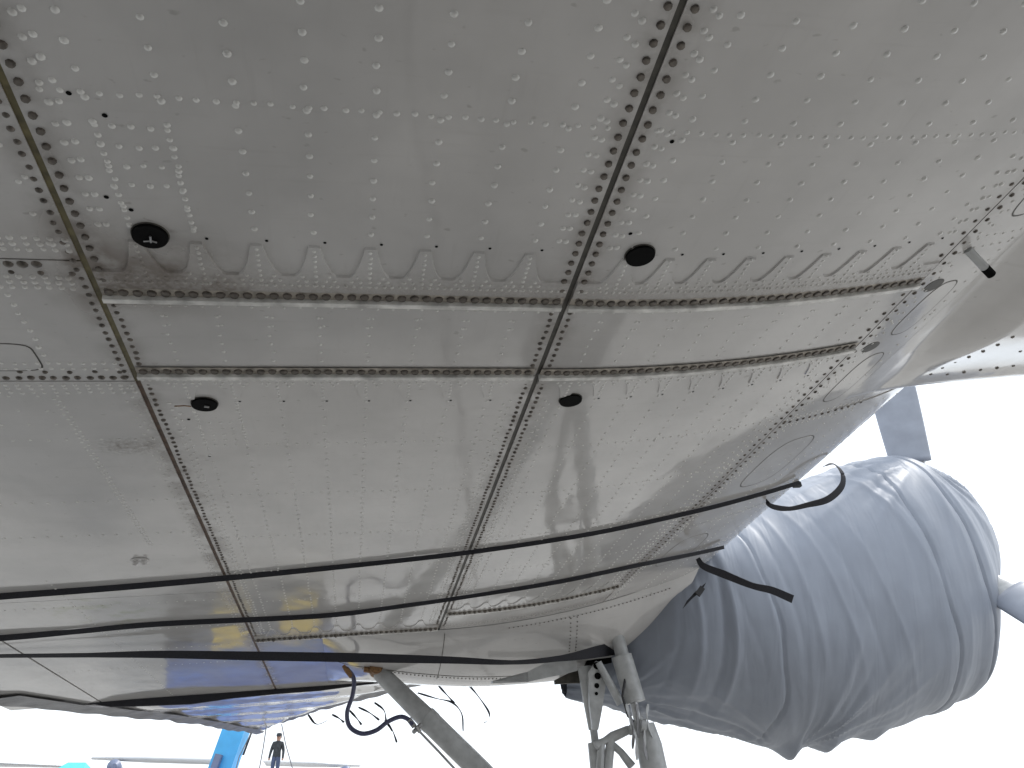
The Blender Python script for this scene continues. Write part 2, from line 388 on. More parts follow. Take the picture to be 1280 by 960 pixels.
for s in (2.45, 2.55, 2.65): R.line(s, -1.6, s, -1.0, .09, .006)
R.line(2.4, -.715, 5.8, -.715, .06, .006); R.line(2.43, -.735, 5.8, -.735, .06, .006)
for s in (.7, 1.1, 1.45): R.line(s, -1.5, s, -.72, .1, .0085)
R.line(.5, -.74, 1.68, -.74, .11, .0085)
for s in (4.9, 5.5, 6.05, 6.6): R.line(s, -2.12, s, -.7, .05, .006)
R.line(4.4, -1.55, 7.8, -1.55, .07, .006)
R.build('rivets', M['rivet'], wing)
R = Riv()                                       # leading edge
R.line(.5, 2.02, 7.0, 2.02, .05, .0065); R.line(.5, 2.045, 6.0, 2.045, .07, .006)
R.line(.5, 2.22, 2.5, 2.22, .06, .0065)
for s in (1.67, 1.73, 2.16, 2.62): R.line(s, 2.03, s, 2.22, .035, .0055)
for off in (-.05, -.03, .03, .05): R.line(2.97 + off, 1.99, 2.97 + off, 2.4, .032, .0055)
for c in (2.3, 2.42, 2.62, 2.8): R.line(3.05, c, 7.0, c, .07, .0055)
for s in (3.6, 4.1, 4.38, 4.44, 5.2): R.line(s, 2.0, s, 2.75, .05, .0055)
R.build('rivets', M['rivet'], wing)

# ------------------------------------------------------------------ scalloped doublers beside the joints
def doubler(tips, c0, c1, sb, sv, st, th=.0055):   # base, valley and tip spans
    sg = 1 if st < sb else -1
    def edge(c):
        dmin = min(abs(c - t) for t in tips); f = min(max((dmin - .015) / .045, 0), 1)
        g_ = 1 - (1 - f)**2.2 if f < 1 else 1
        return st + (sv - st) * g_
    cs = sorted(set(list(np.linspace(c0, c1, int((c1-c0)/.0085))) + [t + k for t in tips for k in (-.0152, .0152) if c0 < t + k < c1]))
    V = []; UV = []; n = len(cs)
    for c in cs:
        e = edge(c); b_ = .006 * sg
        for s, d in ((e, -.0005), (e + b_, th), (sb, th)):
            V.append(sk_frame(s, c, d)[0]); UV.append((c, s))
    Fc = []
    for i in range(n - 1):
        for j in (0, 1): 
            f = (3*i+j, 3*i+j+1, 3*i+3+j+1, 3*i+3+j); Fc.append(f if sg > 0 else f[::-1])
    return mesh('scalloped_doubler', V, Fc, M['skin'], wing, True, uv=UV, angle=20)
doubler(SA, -.664, .641, 1.855, 1.775, 1.652); doubler(SB, .663, 1.955, 1.855, 1.775, 1.662)
doubler(SA, -.664, .641, 2.322, 2.375, 2.475); doubler(SB, .663, 1.955, 2.322, 2.375, 2.475)
doubler(SA, -.664, .641, 5.93, 5.85, 5.70); doubler(SB, .663, 1.955, 5.52, 5.45, 5.33)
R = Riv()
for tips, c0, c1 in ((SA, -.655, .632), (SB, .675, 1.945)):
    for base, tip, sg in ((1.82, 1.672, -1), (2.338, 2.455, 1)):
        R.line(base, c0, base, c1, .0215, .0062, d=.0055, jit=.001)
        for tcx in tips:
            R.line(base - .0 * sg, tcx, tip, tcx, .0225, .0062, d=.0055, jit=.0006)
            for k in (-1, 1):
                R.one(base + sg * .02, tcx + k * .026, .0062, d=.0055); R.one(base + sg * .022, tcx + k * .05, .0062, d=.0055)
                R.one(base + sg * .040, tcx + k * .036, .0062, d=.0055)
R.build('rivets', M['rivet'], wing)

# ------------------------------------------------------------------ bolted joint strips
def sweep(name, profile, c0, c1, mat):          # profile: (span, depth below skin)
    cs = np.linspace(c0, c1, max(4, int((c1 - c0) / .06))); V = []
    for c in cs:
        for s, d in profile: V.append(sk_frame(s, c, d)[0])
    n = len(profile); Fc = grid_faces(len(cs), n, True) + [tuple(range(n)), tuple(range((len(cs)-1)*n, len(cs)*n))[::-1]]
    return mesh(name, V, Fc, M[mat], wing, True, angle=30)
def strip(sb, c0, c1, k=1.0):
    sweep('joint_strip', [(sb-.052*k,.0045),(sb-.046*k,.0062),(sb-.018*k,.0060),(sb-.016*k,.0030)], c0, c1, 'strip')
    sweep('joint_lip', [(sb-.0175*k,.002),(sb-.0165*k,.0185*k),(sb-.0145*k,.0200*k),(sb+.0015,.0200*k),(sb+.0035,.0180*k),(sb+.004,-.004)], c0, c1, 'lip')
strip(S1 + .004, -.664, .637); strip(S1 + .008, .661, 1.952); strip(S2 + .002, -.664, .632); strip(S2 + .006, .656, 1.950)
strip(S3A, -.664, .640, 1.0); strip(S3B, .663, 1.955, 1.0)

def bolt_mesh(r, h, sides=8):
    V = []; Fc = []
    for rr, z in ((1.06, 0), (1.06, -.12*h/r), (1.0, -.2*h/r), (.92, -h/r*.9), (.6, -h/r)):
        for j in range(sides):
            a = 2*math.pi*j/sides; V.append((rr*r*math.cos(a), rr*r*math.sin(a), z*r))
    n = sides
    for i in range(4): Fc += [(i*n+j, i*n+(j+1)%n, (i+1)*n+(j+1)%n, (i+1)*n+j) for j in range(n)]
    Fc.append(tuple(range(4*n, 5*n)))
    me = bpy.data.meshes.new('bolt'); me.from_pydata(V, [], Fc); me.materials.append(M['bolt'])
    me.polygons.foreach_set('use_smooth', [True]*len(me.polygons)); me.set_sharp_from_angle(angle=R_(35)); me.update(); return me
PO = np.array(plane.location)
def bolt(me, s, c, d):
    p, a, b, nn = sk_frame(s, c, d); o = bpy.data.objects.new('bolt', me); col.objects.link(o); o.parent = wing
    rz = random.uniform(0, 6.28); ca, sa = math.cos(rz), math.sin(rz); x = a*ca + b*sa; y = -a*sa + b*ca
    o.matrix_local = Matrix(((x[0],y[0],nn[0],p[0]-PO[0]),(x[1],y[1],nn[1],p[1]-PO[1]),(x[2],y[2],nn[2],p[2]-PO[2]),(0,0,0,1)))
BIG = bolt_mesh(.0128*K, .0068*K, 10); SMALL = bolt_mesh(.0092*K, .0065*K)
for sb, a0, a1 in ((S1 + .004, -.643, .618), (S1 + .008, .690, 1.935), (S2 + .002, -.643, .610), (S2 + .006, .682, 1.930)):
    n = int(round((a1 - a0) / (.0358 if a0 < 0 else .0345)))
    for i in range(n + 1): bolt(BIG, sb - .0325 + random.gauss(0, .0008), a0 + (a1 - a0) * i / n, .0055)
for cs_, e0, e1 in ((-.647, .93, 1.86), (.622, .80, 1.86), (.682, .80, 1.86)):
    n = int((e1 - e0) / .0408)
    for i in range(n + 1): bolt(SMALL, e0 + (e1 - e0) * i / n, cs_ + random.gauss(0, .001), 0)
class Bolts(Riv):
    def one(s, sp, cp, r=.009, hgt=.7, d=0.0): Riv.one(s, sp, cp, r, hgt, d)
B = Bolts()                                     # the farther fasteners, too small to single out
for c in (-.647, .622, .682): B.line(.2, c, .78, c, .0408, .0105); B.line(1.94, c, 2.25, c, .036, .0085); B.line(2.37, c, 5.9, c, .036, .0085)
B.line(1.2, -.703, 2.33, -.703, .036, .0085)
for c in (1.938, 1.990): B.line(.2, c, 5.6, c, .055, .0085)
for sb, a0, a1 in ((S3A - .034, -.64, .62), (S3B - .034, .68, 1.94)): B.line(sb, a0, sb, a1, .036, .0135, d=.006, hgt=1.5)
B.line(1.753 + .012, -1.3, 1.765, -.79, .035, .0135); B.line(1.80, -1.3, 1.80, -.72, .07, .0085)
B.line(2.345 - .012, -1.6, 2.333, -.71, .034, .0115); B.line(2.30, -1.5, 2.30, -.72, .068, .0085)
B.line(2.97, 1.99, 2.97, 2.42, .036, .0085)
tag(mesh('fasteners', B.V, B.F, M['bolt'], wing), kind='stuff')

# ------------------------------------------------------------------ ports, drain holes and fittings
def disc(name, s, c, r, d, mat, seg=24, rs=1.0, parent=None, ring=0.0):
    p, a, b, nn = sk_frame(s, c, d); V = [p + (a*math.cos(2*math.pi*j/seg) + b*rs*math.sin(2*math.pi*j/seg))*r*K for j in range(seg)]
    V2 = [v + nn * .012 for v in V]
    Fc = [tuple(range(seg))[::-1]] + [(j, (j+1)%seg, seg+(j+1)%seg, seg+j) for j in range(seg)]
    return mesh(name, V + V2, Fc, M[mat], parent or wing, False)
def rim(name, s, c, r, mat, w_=.004):
    p, a, b, nn = sk_frame(s, c, .001); V = []
    for rr, z in ((r, -.001), (r + w_*.3, .0018), (r + w_, .0015), (r + w_*1.2, -.001)):
        V += [p + (a*math.cos(2*math.pi*j/28) + b*math.sin(2*math.pi*j/28))*rr*K - nn*z for j in range(28)]
    Fc = [(i*28+j, i*28+(j+1)%28, (i+1)*28+(j+1)%28, (i+1)*28+j) for i in range(3) for j in range(28)]
    return mesh(name, V, Fc, M[mat], wing)
for s, c in ((1.632, -.492), (1.646, .815), (2.503, -.492), (2.492, .816)):
    o = disc('inspection_port', s, c, .0425, .0105, 'black'); rim('port_rim', s, c, .0425, 'skin' if False else 'darkseal', .003)
p, a, b, nn = sk_frame(1.632, -.492, .013)      # fitting seen inside the first port
mb = MB(); mb.tube([p + (-a*.6 + b*.45)*.022, p + (a*.1 + b*.35)*.022, p + (a*.5 + b*.55)*.022], .0016, 6); mb.tube([p + b*.012, p - b*.006 + a*.002], .0022, 6)
mb.build('port_fitting', M['steel'], wing)
p, a, b, nn = sk_frame(2.503, -.492, .013); mb = MB(); mb.tube([p + a*.0, p + a*.012 + b*.004], .003, 6); mb.build('port_fitting', M['steel'], wing)
mb = MB(); mb.tube([p - a*.033, p - a*.05 - b*.004, p - a*.075 - b*.002], .0016, 6); mb.build('rusty_wire', M['rusty'], wing)
for s, c in ((1.935, 2.056), (2.34, 2.056)): disc('drain_port', s, c, .038, .0012, 'darkseal', rs=1.0)
H_ = Riv()
def holes(L):
    V = []; Fc = []
    for s, c, r in L:
        p, a, b, nn = sk_frame(s, c, .0012); k = len(V); V += [p + (a*math.cos(j*.785)+b*math.sin(j*.785))*r*K for j in range(8)]; Fc.append(tuple(range(k, k+8))[::-1])
    return tag(mesh('drain_holes', V, Fc, M['black'], wing, False), kind='stuff')
L = [(1.64, c + .028, .0045) for c in SA[1:]] + [(1.645, c + .03, .0045) for c in SB[1:]] + [(2.492, c + .012, .0045) for c in SA[1:]] + [(2.492, c + .012, .0045) for c in SB[1:]]
for x, y in ((86,116),(131,144),(133,246),(164,262),(840,177),(788,292),(250,508),(236,524),(262,570)): L.append((*at_n(x, y), .006))
holes(L)
# vent tube under the leading edge
p0 = sk_frame(*at_n(1207, 307, .165), 0)[0]; p1 = W(*at_n(1239, 343, .09), .09)
d_ = (p1 - p0) / np.linalg.norm(p1 - p0)
mb = MB(); mb.tube([p0, p1], .0115, 16); mb.build('vent_tube', M['gear'], wing)
mb = MB(); mb.tube([p1 - d_*.03, p1 + d_ * .0015], [.0121, .0121], 16); mb.build('tube_end', M['black'], wing)
# pair of small fittings behind the box
ls, lc = at_n(175, 700)
mb = MB(); p, a, b, nn = sk_frame(ls, lc, .002); mb.tube([p, p - nn*.004], [.034, .03], 20)
for k in (-1, 1): mb.tube([p + a*k*.015 - nn*.002, p + a*k*.015 - nn*.02 + a*k*.004], [.013, .006], 10)
mb.build('drain_fitting', M['paint'], wing)
# thin outlines of access plates round the leading edge: low raised covers
def plate(s, c, ls_, lc_, rot=0, parent=wing, d=.0012, seg=8, name='access_plate', ex=3.0):
    V = []; UV = []; m = 40
    for rr, dd in ((1.0, -.0004), (.985, d), (.0, d)):
        for j in range(m):
            a_ = 2*math.pi*j/m; x = math.copysign(abs(math.cos(a_))**(2/ex), math.cos(a_)); y = math.copysign(abs(math.sin(a_))**(2/ex), math.sin(a_))
            sp_ = s + ls_*rr*y; cp = c + lc_*rr*x + rot*ls_*rr*y
            V.append(sk_frame(sp_, cp, dd)[0]); UV.append((cp, sp_))
    Fc = [(i*m+j, i*m+(j+1)%m, (i+1)*m+(j+1)%m, (i+1)*m+j) for i in range(2) for j in range(m)]
    o = mesh(name, V, Fc, M['skin'], parent, True, uv=UV, angle=15)
    V2 = []
    for rr in (1.0, 1.012):
        for j in range(m):
            a_ = 2*math.pi*j/m; x = math.copysign(abs(math.cos(a_))**(2/ex), math.cos(a_)); y = math.copysign(abs(math.sin(a_))**(2/ex), math.sin(a_))
            V2.append(sk_frame(s + ls_*rr*y + (.003*y if rr > 1 else 0), c + lc_*rr*x + (.003*x if rr > 1 else 0) + rot*ls_*rr*y, .0006)[0])
    mesh('plate_gap', V2, [(j, (j+1)%m, m+(j+1)%m, m+j) for j in range(m)], M['darkseal'], parent, False)
    return o
plate(2.10, 2.135, .17, .055); plate(1.36, 2.12, .22, .06); plate(2.62, 2.15, .2, .06); plate(3.55, 2.25, .3, .12); plate(5.0, 2.25, .3, .12)
plate(2.215, -1.10, .075, .17, ex=6)

# ------------------------------------------------------------------ root fairing: forward of the leading edge near the fuselage
cs = np.concatenate([np.linspace(2.264, 2.8, 40), np.linspace(2.85, 5.2, 26)]); sv = np.concatenate([np.linspace(-1.6, 2.5, 50), np.linspace(2.52, 3.1, 24)])
V = []; UV = []
for s in sv:
    cA = np.interp(s, [1.0, 1.715, 1.865, 2.159, 2.479, 2.80], [2.26, 2.275, 2.30, 2.345, 2.40, 2.52]); cB = np.interp(s, [1.0, 2.02, 2.23, 2.5, 2.88], [2.60, 2.60, 2.61, 2.62, 2.62])
    for c in cs:
        n = prof(c) if c < 2.4 else prof(2.4) + .26 * (c - 2.4) - .16 * max(c - 2.45, 0)**1.25 + .012 * max(c-2.9, 0)**2
        n -= .0005
        if cB > cA + .01:
            f = min(max((c - cA) / (cB - cA), 0), 1); wq = min(max((2.86 - s) / .7, 0), 1); wq = wq*wq*(3 - 2*wq)
            n -= .13 * wq * (f - .03*math.sin(2*math.pi*f))
        e = s - 2.84
        if e > 0: x = min(e / .17, 1.0); n += .17 * (1 - math.sqrt(max(1 - x*x, 0))) + max(e - .17, 0) * 3.5
        V.append(W(s, c, n)); UV.append((c, s))
fair = mesh('root_fairing', V, grid_faces(len(sv), len(cs)), M['skin'], plane, True, uv=UV)
mb = MB()                                       # dark slot and rivet rows on the fairing
p = PS(1234, 453, at_n(1234, 453, .36)[0]); mb.box(p, (C, S, N), (.055, .004, .003)); mb.build('slot', M['darkseal'], fair)
Rf = MB()
def frow(P, n):
    for i in range(n):
        f = i / (n - 1); s = P[0][0] + (P[1][0]-P[0][0])*f; c = P[0][1] + (P[1][1]-P[0][1])*f
        nn_ = min(range(len(V)), key=lambda k: abs(UV[k][0]-c)*3 + abs(UV[k][1]-s)); p = V[nn_] + C*(c-UV[nn_][0])*K + S*(s-UV[nn_][1])*K
        Rf.tube([p + N*.002, p - N*.002], [.007, .005], 7)
frow(((2.75, 2.68), (1.7, 2.66)), 14); frow(((2.78, 2.8), (2.7, 3.6)), 10); frow(((2.5, 2.95), (2.3, 3.8)), 8)
tag(Rf.build('fairing_rivets', M['bolt'], fair), kind='stuff')

# ------------------------------------------------------------------ outer wing beyond the nacelle
TEs = ([7.2, 7.9, 8.3, 9.3, 10.5, 11.6, 12.5], [-2.86, -2.50, -2.30, -1.95, -1.66, -1.45, -1.27])
LEs = ([7.9, 8.3, 9.4, 10.5, 11.6, 12.5], [1.55, .95, .25, -.36, -.85, -1.2])
sv = np.linspace(7.99, 12.5, 60); V = []; UV = []
for s in sv:
    a_, b_ = np.interp(s, *TEs), np.interp(s, *LEs)
    for f in np.linspace(0, 1, 40):
        c = a_ + (b_ - a_) * f; n = .06 * (s - 8) + .22 * max(f - .8, 0)**2 / .04 * .3 + .010 * math.sin(s * 7 + .8 * math.sin(c * 2)) * min((s - 7.99) * 2, 1)
        V.append(W(s, c, n)); UV.append((c, s))
k = len(V)
outer = mesh('outer_wing', V, grid_faces(60, 40), M['skin_outer'], plane, True, uv=UV)
V = []
for s in sv[::6]:
    a_, b_ = np.interp(s, *TEs), np.interp(s, *LEs)
    for f, hh in ((0, .0), (.3, .22), (.7, .34), (.95, .25), (1, .066)): V.append(W(s, a_ + (b_ - a_) * f, .06*(s-8) + hh))
mesh('upper_skin', V, grid_faces(len(sv[::6]), 5, True), M['paint'], outer)

# ------------------------------------------------------------------ nacelle belly
def nacD(c): return float(np.interp(c, [-.2, 0, .5, 1.0, 1.6, 2.0, 2.4, 2.8], [0, .08, .18, .26, .34, .40, .48, .60]))
sv = np.linspace(6.02, 7.82, 44); V = []; UV = []
for s in sv:
    cs = np.linspace(-.2, float(np.interp(s, [6.02, 6.3, 6.7, 7.1, 7.5, 7.82], [2.85, 2.38, 2.0, 2.0, 2.38, 2.85])), 58)
    x = (s - 6.02) / 1.8; Bm = math.sin(math.pi * x)**.75 if 0 < x < 1 else 0
    for c in cs: V.append(W(s, c, prof(c) - .003 - nacD(c) * Bm)); UV.append((c + 10, s + 10))
nac = mesh('nacelle', V, grid_faces(len(sv), len(cs)), M['skin'], plane, True, uv=UV)
def nac_pt(s, c, d=.003):
    x = min(max((s - 6.02) / 1.8, 0), 1); return W(s, c, prof(c) - .003 - nacD(c) * math.sin(math.pi * x)**.75 - d)
mb = MB()
for c0 in (1.70, 1.755):
    for i in range(16): p = nac_pt(6.06 + i * .035, c0 + .004*i); mb.tube([p + N*.002, p - N*.002], [.005, .004], 6)
for i in range(40): p = nac_pt(6.05, 1.2 + i * .035); mb.tube([p + N*.002, p - N*.002], [.005, .004], 6)
for i in range(50): p = nac_pt(6.75, .1 + i * .032); mb.tube([p + N*.002, p - N*.002], [.005, .004], 6)
tag(mb.build('nacelle_rivets', M['bolt'], nac), kind='stuff')
def nline(P, wd=.0022):
    mb = MB(); mb.tube([nac_pt(s, c, .0005) for s, c in P], wd, 5); mb.build('panel_gap', M['darkseal'], nac)
nline([(6.05 + .04*i, .70) for i in range(20)]); nline([(6.7, -.1 + .08*i) for i in range(26)])
mb = MB(); 
mb.ribbon([PS(693, 853, 6.6), PS(715, 847, 6.6), PS(738, 843, 6.6)], [N*.012, N*.035, N*.055], .02)
mb.build('gear_door', M['darkseal'], nac)
mb = MB(); mb.ribbon([PS(615, 853, 6.45), PS(660, 846, 6.45), PS(705, 830, 6.45), PS(720, 826, 6.45)], [N*.004+S*.03, N*.03, N*.06, N*.06], .015)
mb.build('gear_door', M['gear'], nac)
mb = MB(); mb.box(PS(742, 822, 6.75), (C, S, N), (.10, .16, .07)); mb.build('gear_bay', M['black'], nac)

# ------------------------------------------------------------------ landing gear
u = K * 6.6 / F                                # metres per photo pixel at the gear
gear = mesh('landing_gear', *(lambda m: (m.V, m.F))(MB().tube([PS(771, 792, 6.35), PS(779, 824, 6.35)], [8*u, 8.5*u], 18).tube([PS(777, 820, 6.35), PS(794, 878, 6.35)], [12.5*u, 12.5*u], 20)), M['gear'], plane, True, angle=40)
mb = MB(); mb.tube([PS(792, 876, 6.35), PS(800, 912, 6.35)], 5*u, 12); mb.build('piston', M['steel'], gear)
end = PS(806, 905, 6.35); lo = PS(822, 985, 6.35); d_ = (lo - end) / np.linalg.norm(lo - end)
axle = end + d_ * ((end[2] - .45) / -d_[2])
mb = MB(); mb.tube([end, end + d_*.12, end + d_*.5, axle], [11*u, 15*u, 16*u, 10*u], 16); mb.build('lower_leg', M['gear'], gear)
mb = MB(); mb.tube([PS(800, 907, 6.28), PS(806, 908, 6.28)], 8*u, 12); mb.tube([PS(786, 914, 6.35), PS(800, 908, 6.35)], [5*u, 9*u], 10); mb.build('hinge_lug', M['gear'], gear)
for i in range(7):                              # torn cloth strips tied round the leg
    mb = MB(); x0 = 783 + i*4.5; y0 = 880 + (i % 3)*14
    mb.ribbon(spline([PS(x0, y0, 6.26), PS(x0 + random.uniform(-3, 6), y0 + 18, 6.24), PS(x0 + random.uniform(0, 12), y0 + 42, 6.26)], 5), [C*.007*(1+.5*math.sin(k)) + S*.004 for k in range(11)], .004)
    mb.build('cloth_wrap', M['tarp'] if i % 2 else M['gear'], gear)
mb = MB(); mb.tube([PS(731, 834, 6.5), PS(737, 875, 6.5), PS(741, 912, 6.5)], [9*u, 8*u, 5*u], 14); mb.tube([PS(741, 905, 6.5), PS(745, 935, 6.5)], [4.5*u, 4.5*u], 10)
mb.build('rear_leg', M['gear'], gear)
end2 = PS(742, 928, 6.47); mb = MB(); mb.tube([end2, PS(748, 960, 6.47), axle + np.array([-.1, .05, .5])], [7*u, 10*u, 9*u], 12); mb.build('rear_leg', M['gear'], gear)
# drilled bracket plate: outline with three lightening holes seen as dark discs let in
def plate_px(P, s, th, name, mat, parent):
    V = [PS(x, y, s) for x, y in P] + [PS(x, y, s) + S*th for x, y in P]; n = len(P)
    return mesh(name, V, [tuple(range(n)), tuple(range(n, 2*n))[::-1]] + [(i, n+i, n+(i+1)%n, (i+1)%n) for i in range(n)], M[mat], parent, False)
br = plate_px([(745,826),(752,829),(758,850),(753,885),(748,912),(741,912),(737,880),(736,840)], 6.38, .03, 'bracket', 'gear', gear)
for x, y, r in ((746, 832, 4.5), (747, 845, 4), (746, 857, 3), (745.5, 867, 2)):
    p = PS(x, y, 6.378); V = [p + (C*math.cos(j*.524) + N*math.sin(j*.524))*r*u for j in range(12)] ; V += [v - S*.002 for v in V]
    mesh('lightening_hole', V, [tuple(range(12, 24))] + [(j, (j+1)%12, 12+(j+1)%12, 12+j) for j in range(12)], M['black'], gear, False)
mb = MB(); mb.tube([PS(748, 828, 6.35), PS(776, 880, 6.35)], [4*u, 5*u], 10); mb.build('brace', M['gear'], gear)
mb = MB(); mb.tube([PS(744, 932, 6.38), PS(756, 926, 6.38), PS(766, 921, 6.38), PS(786, 912, 6.38)], [5*u, 4*u, 6*u, 5*u], 10)
mb.tube([PS(760, 926, 6.38), PS(776, 940, 6.38), PS(790, 958, 6.38)], [4*u, 4*u, 5*u], 10); mb.tube([PS(764, 920, 6.38), PS(759, 965, 6.38)], [5*u, 6*u], 10)
mb.tube([PS(752, 928, 6.38), PS(750, 965, 6.38)], [4*u, 5*u], 8)
mb.build('torque_link', M['gear'], gear)
mb = MB(); mb.tube([PS(783, 838, 6.30), PS(778, 870, 6.28), PS(785, 895, 6.28), PS(792, 902, 6.30)], 1.6*u, 6); mb.build('brake_line', M['rubber'], gear)
for sg in (-1, 1):
    wc = axle + S * .24 * sg; a_ = S; mb = MB(); prf = ((-.12,.30),(-.12,.38),(-.08,.44),(0,.45),(.08,.44),(.12,.38),(.12,.30))
    V = []; n = 28
    for x, r in prf: V += [wc + a_*x + (C*math.cos(2*math.pi*j/n) + N*math.sin(2*math.pi*j/n))*r for j in range(n)]
    Fc = [(i*n+j, i*n+(j+1)%n, (i+1)*n+(j+1)%n, (i+1)*n+j) for i in range(6) for j in range(n)]
    mesh('tyre', V, Fc, M['rubber'], gear)
    mb = MB(); mb.tube([wc - a_*.09, wc - a_*.03, wc + a_*.03, wc + a_*.09], [.31, .26, .26, .31], 24); mb.build('wheel_rim', M['gear'], gear)
# drag strut with hose and pipe
q0 = PS(472, 838, 6.75); q1 = PS(602, 965, 6.75); dd = (q1 - q0) / np.linalg.norm(q1 - q0); L_ = np.linalg.norm(q1 - q0)
q2 = axle + np.array([-.15, 0, .45]); v = u * .98
strut = mesh('drag_strut', *(lambda m: (m.V, m.F))(MB().tube([q0, q0 + dd*.02, q0 + dd*L_*.46, q0 + dd*L_*.47, q0 + dd*L_*.53, q0 + dd*L_*.54, q1, q2], [7*v, 10*v, 12*v, 13.5*v, 13.5*v, 13*v, 13*v, 12*v], 20)), M['gear'], plane, True, angle=40)
mb = MB(); mb.tube([PS(470, 836, 6.75) - S*.08, PS(470, 836, 6.75) + S*.08], 8*v, 14); mb.tube([PS(455, 836, 6.7), PS(470, 838, 6.7)], 4*v, 8); mb.build('strut_pivot', M['rusty'], strut)
hp = spline([PS(*p, 6.6) for p in ((433,835),(442,848),(441,868),(434,890),(437,908),(452,917),(470,913),(485,902),(500,896),(510,899),(516,906))], 5)
mb = MB(); mb.tube(hp, 2.6*v, 8); mb.build('hydraulic_hose', M['hose'], strut)
mb = MB(); mb.tube([PS(429,832,6.6), PS(434,838,6.6), PS(440,846,6.6)], [2*v, 3.4*v, 3*v], 8); mb.build('hose_fitting', M['rusty'], strut)
mb = MB(); mb.tube([PS(511,899,6.6), PS(518,908,6.62)], 3.4*v, 8); mb.tube([PS(517,915,6.6), PS(526,906,6.66)], 2.6*v, 8); mb.tube([PS(520,908,6.6), PS(525,915,6.62)], 2.4*v, 8); mb.build('hose_union', M['steel'], strut)
mb = MB(); mb.tube([PS(524,914,6.62), PS(548,939,6.62), PS(572,965,6.62)], 1.4*v, 8); mb.build('hydraulic_pipe', M['steel'], strut)
mb = MB(); mb.tube([PS(535,891,6.8), PS(545,898,6.78)], 2*v, 6); mb.tube([PS(592,946,6.75), PS(598,955,6.75)], 4*v, 8); mb.build('strut_lug', M['gear'], strut)

# ------------------------------------------------------------------ propeller
hub = W(6.9, 5.85, .65); al = R_(25)
mb = MB(); mb.tube([W(6.9, 5.3, .62), W(6.9, 5.6, .63), hub, W(6.9, 6.05, .66), W(6.9, 6.2, .67)], [.24, .25, .22, .15, .02], 24)
prop = mb.build('propeller', M['gear'], plane)
dirs = [S*math.cos(R_(x)) + N*math.sin(R_(x)) for x in (220, 100, 340)]   # three blades
def blade(r0, r1, w0, w1, th, name, mat, parent, di, wr=0.0, tw0=128, tip=.6):
    side = np.cross(di, C); V = []; n = 16; st = 30
    for i in range(st + 1):
        f = i / st; r = r0 + (r1 - r0) * f; wdt = (w0 + (w1 - w0) * math.sin(min(f*1.4, 1)*math.pi/2))*(1 if f < .9 else 1 - (f - .9)/.1*(1-tip)); tw = R_(tw0 - 8 * f)
        ax = side*math.cos(tw) + C*math.sin(tw); ay = np.cross(di, ax)
        for j in range(n):
            a_ = 2*math.pi*j/n; wk = wr*(math.sin(f*34 + 2.2*math.cos(a_)) + .6*math.sin(f*61 + j))
            V.append(hub + di*r*K + (ax*math.cos(a_)*wdt + ay*math.sin(a_)*(th + wk))*K)
    Fc = [(i*n+j, i*n+(j+1)%n, (i+1)*n+(j+1)%n, (i+1)*n+j) for i in range(st) for j in range(n)] + [tuple(range(n))[::-1], tuple(range(st*n, st*n+n))]
    return mesh(name, V, Fc, M[mat], parent)
for k, di in enumerate(dirs): blade(.15, 2.42, .09, .15, .03, 'blade', 'gear', prop, di, tw0=62 if k == 0 else 128)
names = ['grey fabric sleeve on the propeller blade reaching out sideways from the covered engine', 'pale grey fabric sleeve on the upright propeller blade above the covered engine',
         'grey fabric sleeve on the propeller blade pointing outboard behind the covered engine']
for k, di in enumerate(dirs):
    o = blade(.95, 2.46, .20, .235, .05, 'blade_sleeve', 'sleeve', None, di, .006, tw0=62 if k == 0 else 128, tip=.9); tag(o, names[k], 'blade cover', 'propeller blade sleeves')

# ------------------------------------------------------------------ quilted engine cover
TB = np.array([[1.80,-.40,-.20,.10],[2.1,-.49,.10,.34],[2.35,-.56,.35,.60],[2.6,-.64,.62,.86],[3.1,-.78,.92,.97],[3.7,-.98,1.15,.97],[4.3,-.96,1.38,1.0],[5.0,-.86,1.58,1.0],[5.45,-.74,1.66,.92],[5.8,-.44,1.62,.78],[6.05,-.02,1.47,.64],[6.28,.30,1.20,.45],[6.4,.45,.86,.25],[6.43,.62,.70,.03]])
def smooth_tab(x):
    i = TB[:, 0]; return [float(np.interp(x, i, TB[:, j])) for j in (1, 2, 3)]
def sm(x, wd=.16): 
    a_ = np.array([smooth_tab(x + k*wd/3) for k in (-2,-1,0,1,2)]); return (a_ * np.array([.12,.22,.32,.22,.12])[:, None]).sum(0)
fold_c = [(rng.uniform(2.0, 6.2), rng.uniform(.02, .055), rng.uniform(-2.2, 2.2), rng.uniform(-math.pi, math.pi), rng.uniform(.25, .8), rng.choice([-1, 1, 1])*rng.uniform(.3, .9)) for _ in range(55)]
fold_c += [(c_, .03, t_, 3.14 + a_, .75, k_) for c_, t_, a_, k_ in ((2.95,-.8,.2,-2.4),(2.75,-.6,.3,2.0),(3.02,-.5,.4,2.2),(2.55,-1.2,.5,-1.6),(3.35,.4,-.3,1.2),(3.55,.6,-.2,-1.0),(3.72,.8,-.1,1.0),(4.0,1.5,.0,1.1),(4.2,1.8,.1,-.8),(4.75,2.4,-.6,1.3),(4.9,2.2,-.5,-1.0),(4.5,2.0,.3,.9))]
seams = [(3.34, .010, .008), (5.08, .011, .016), (5.50, .013, .026)]
nc_, na = 300, 220; cs = np.concatenate([np.linspace(1.8, 6.0, 250), np.linspace(6.015, 6.43, 50)])
V = []
ang = np.linspace(0, 2*math.pi, na, endpoint=False)
AW = (ang + math.pi) % (2*math.pi) - math.pi
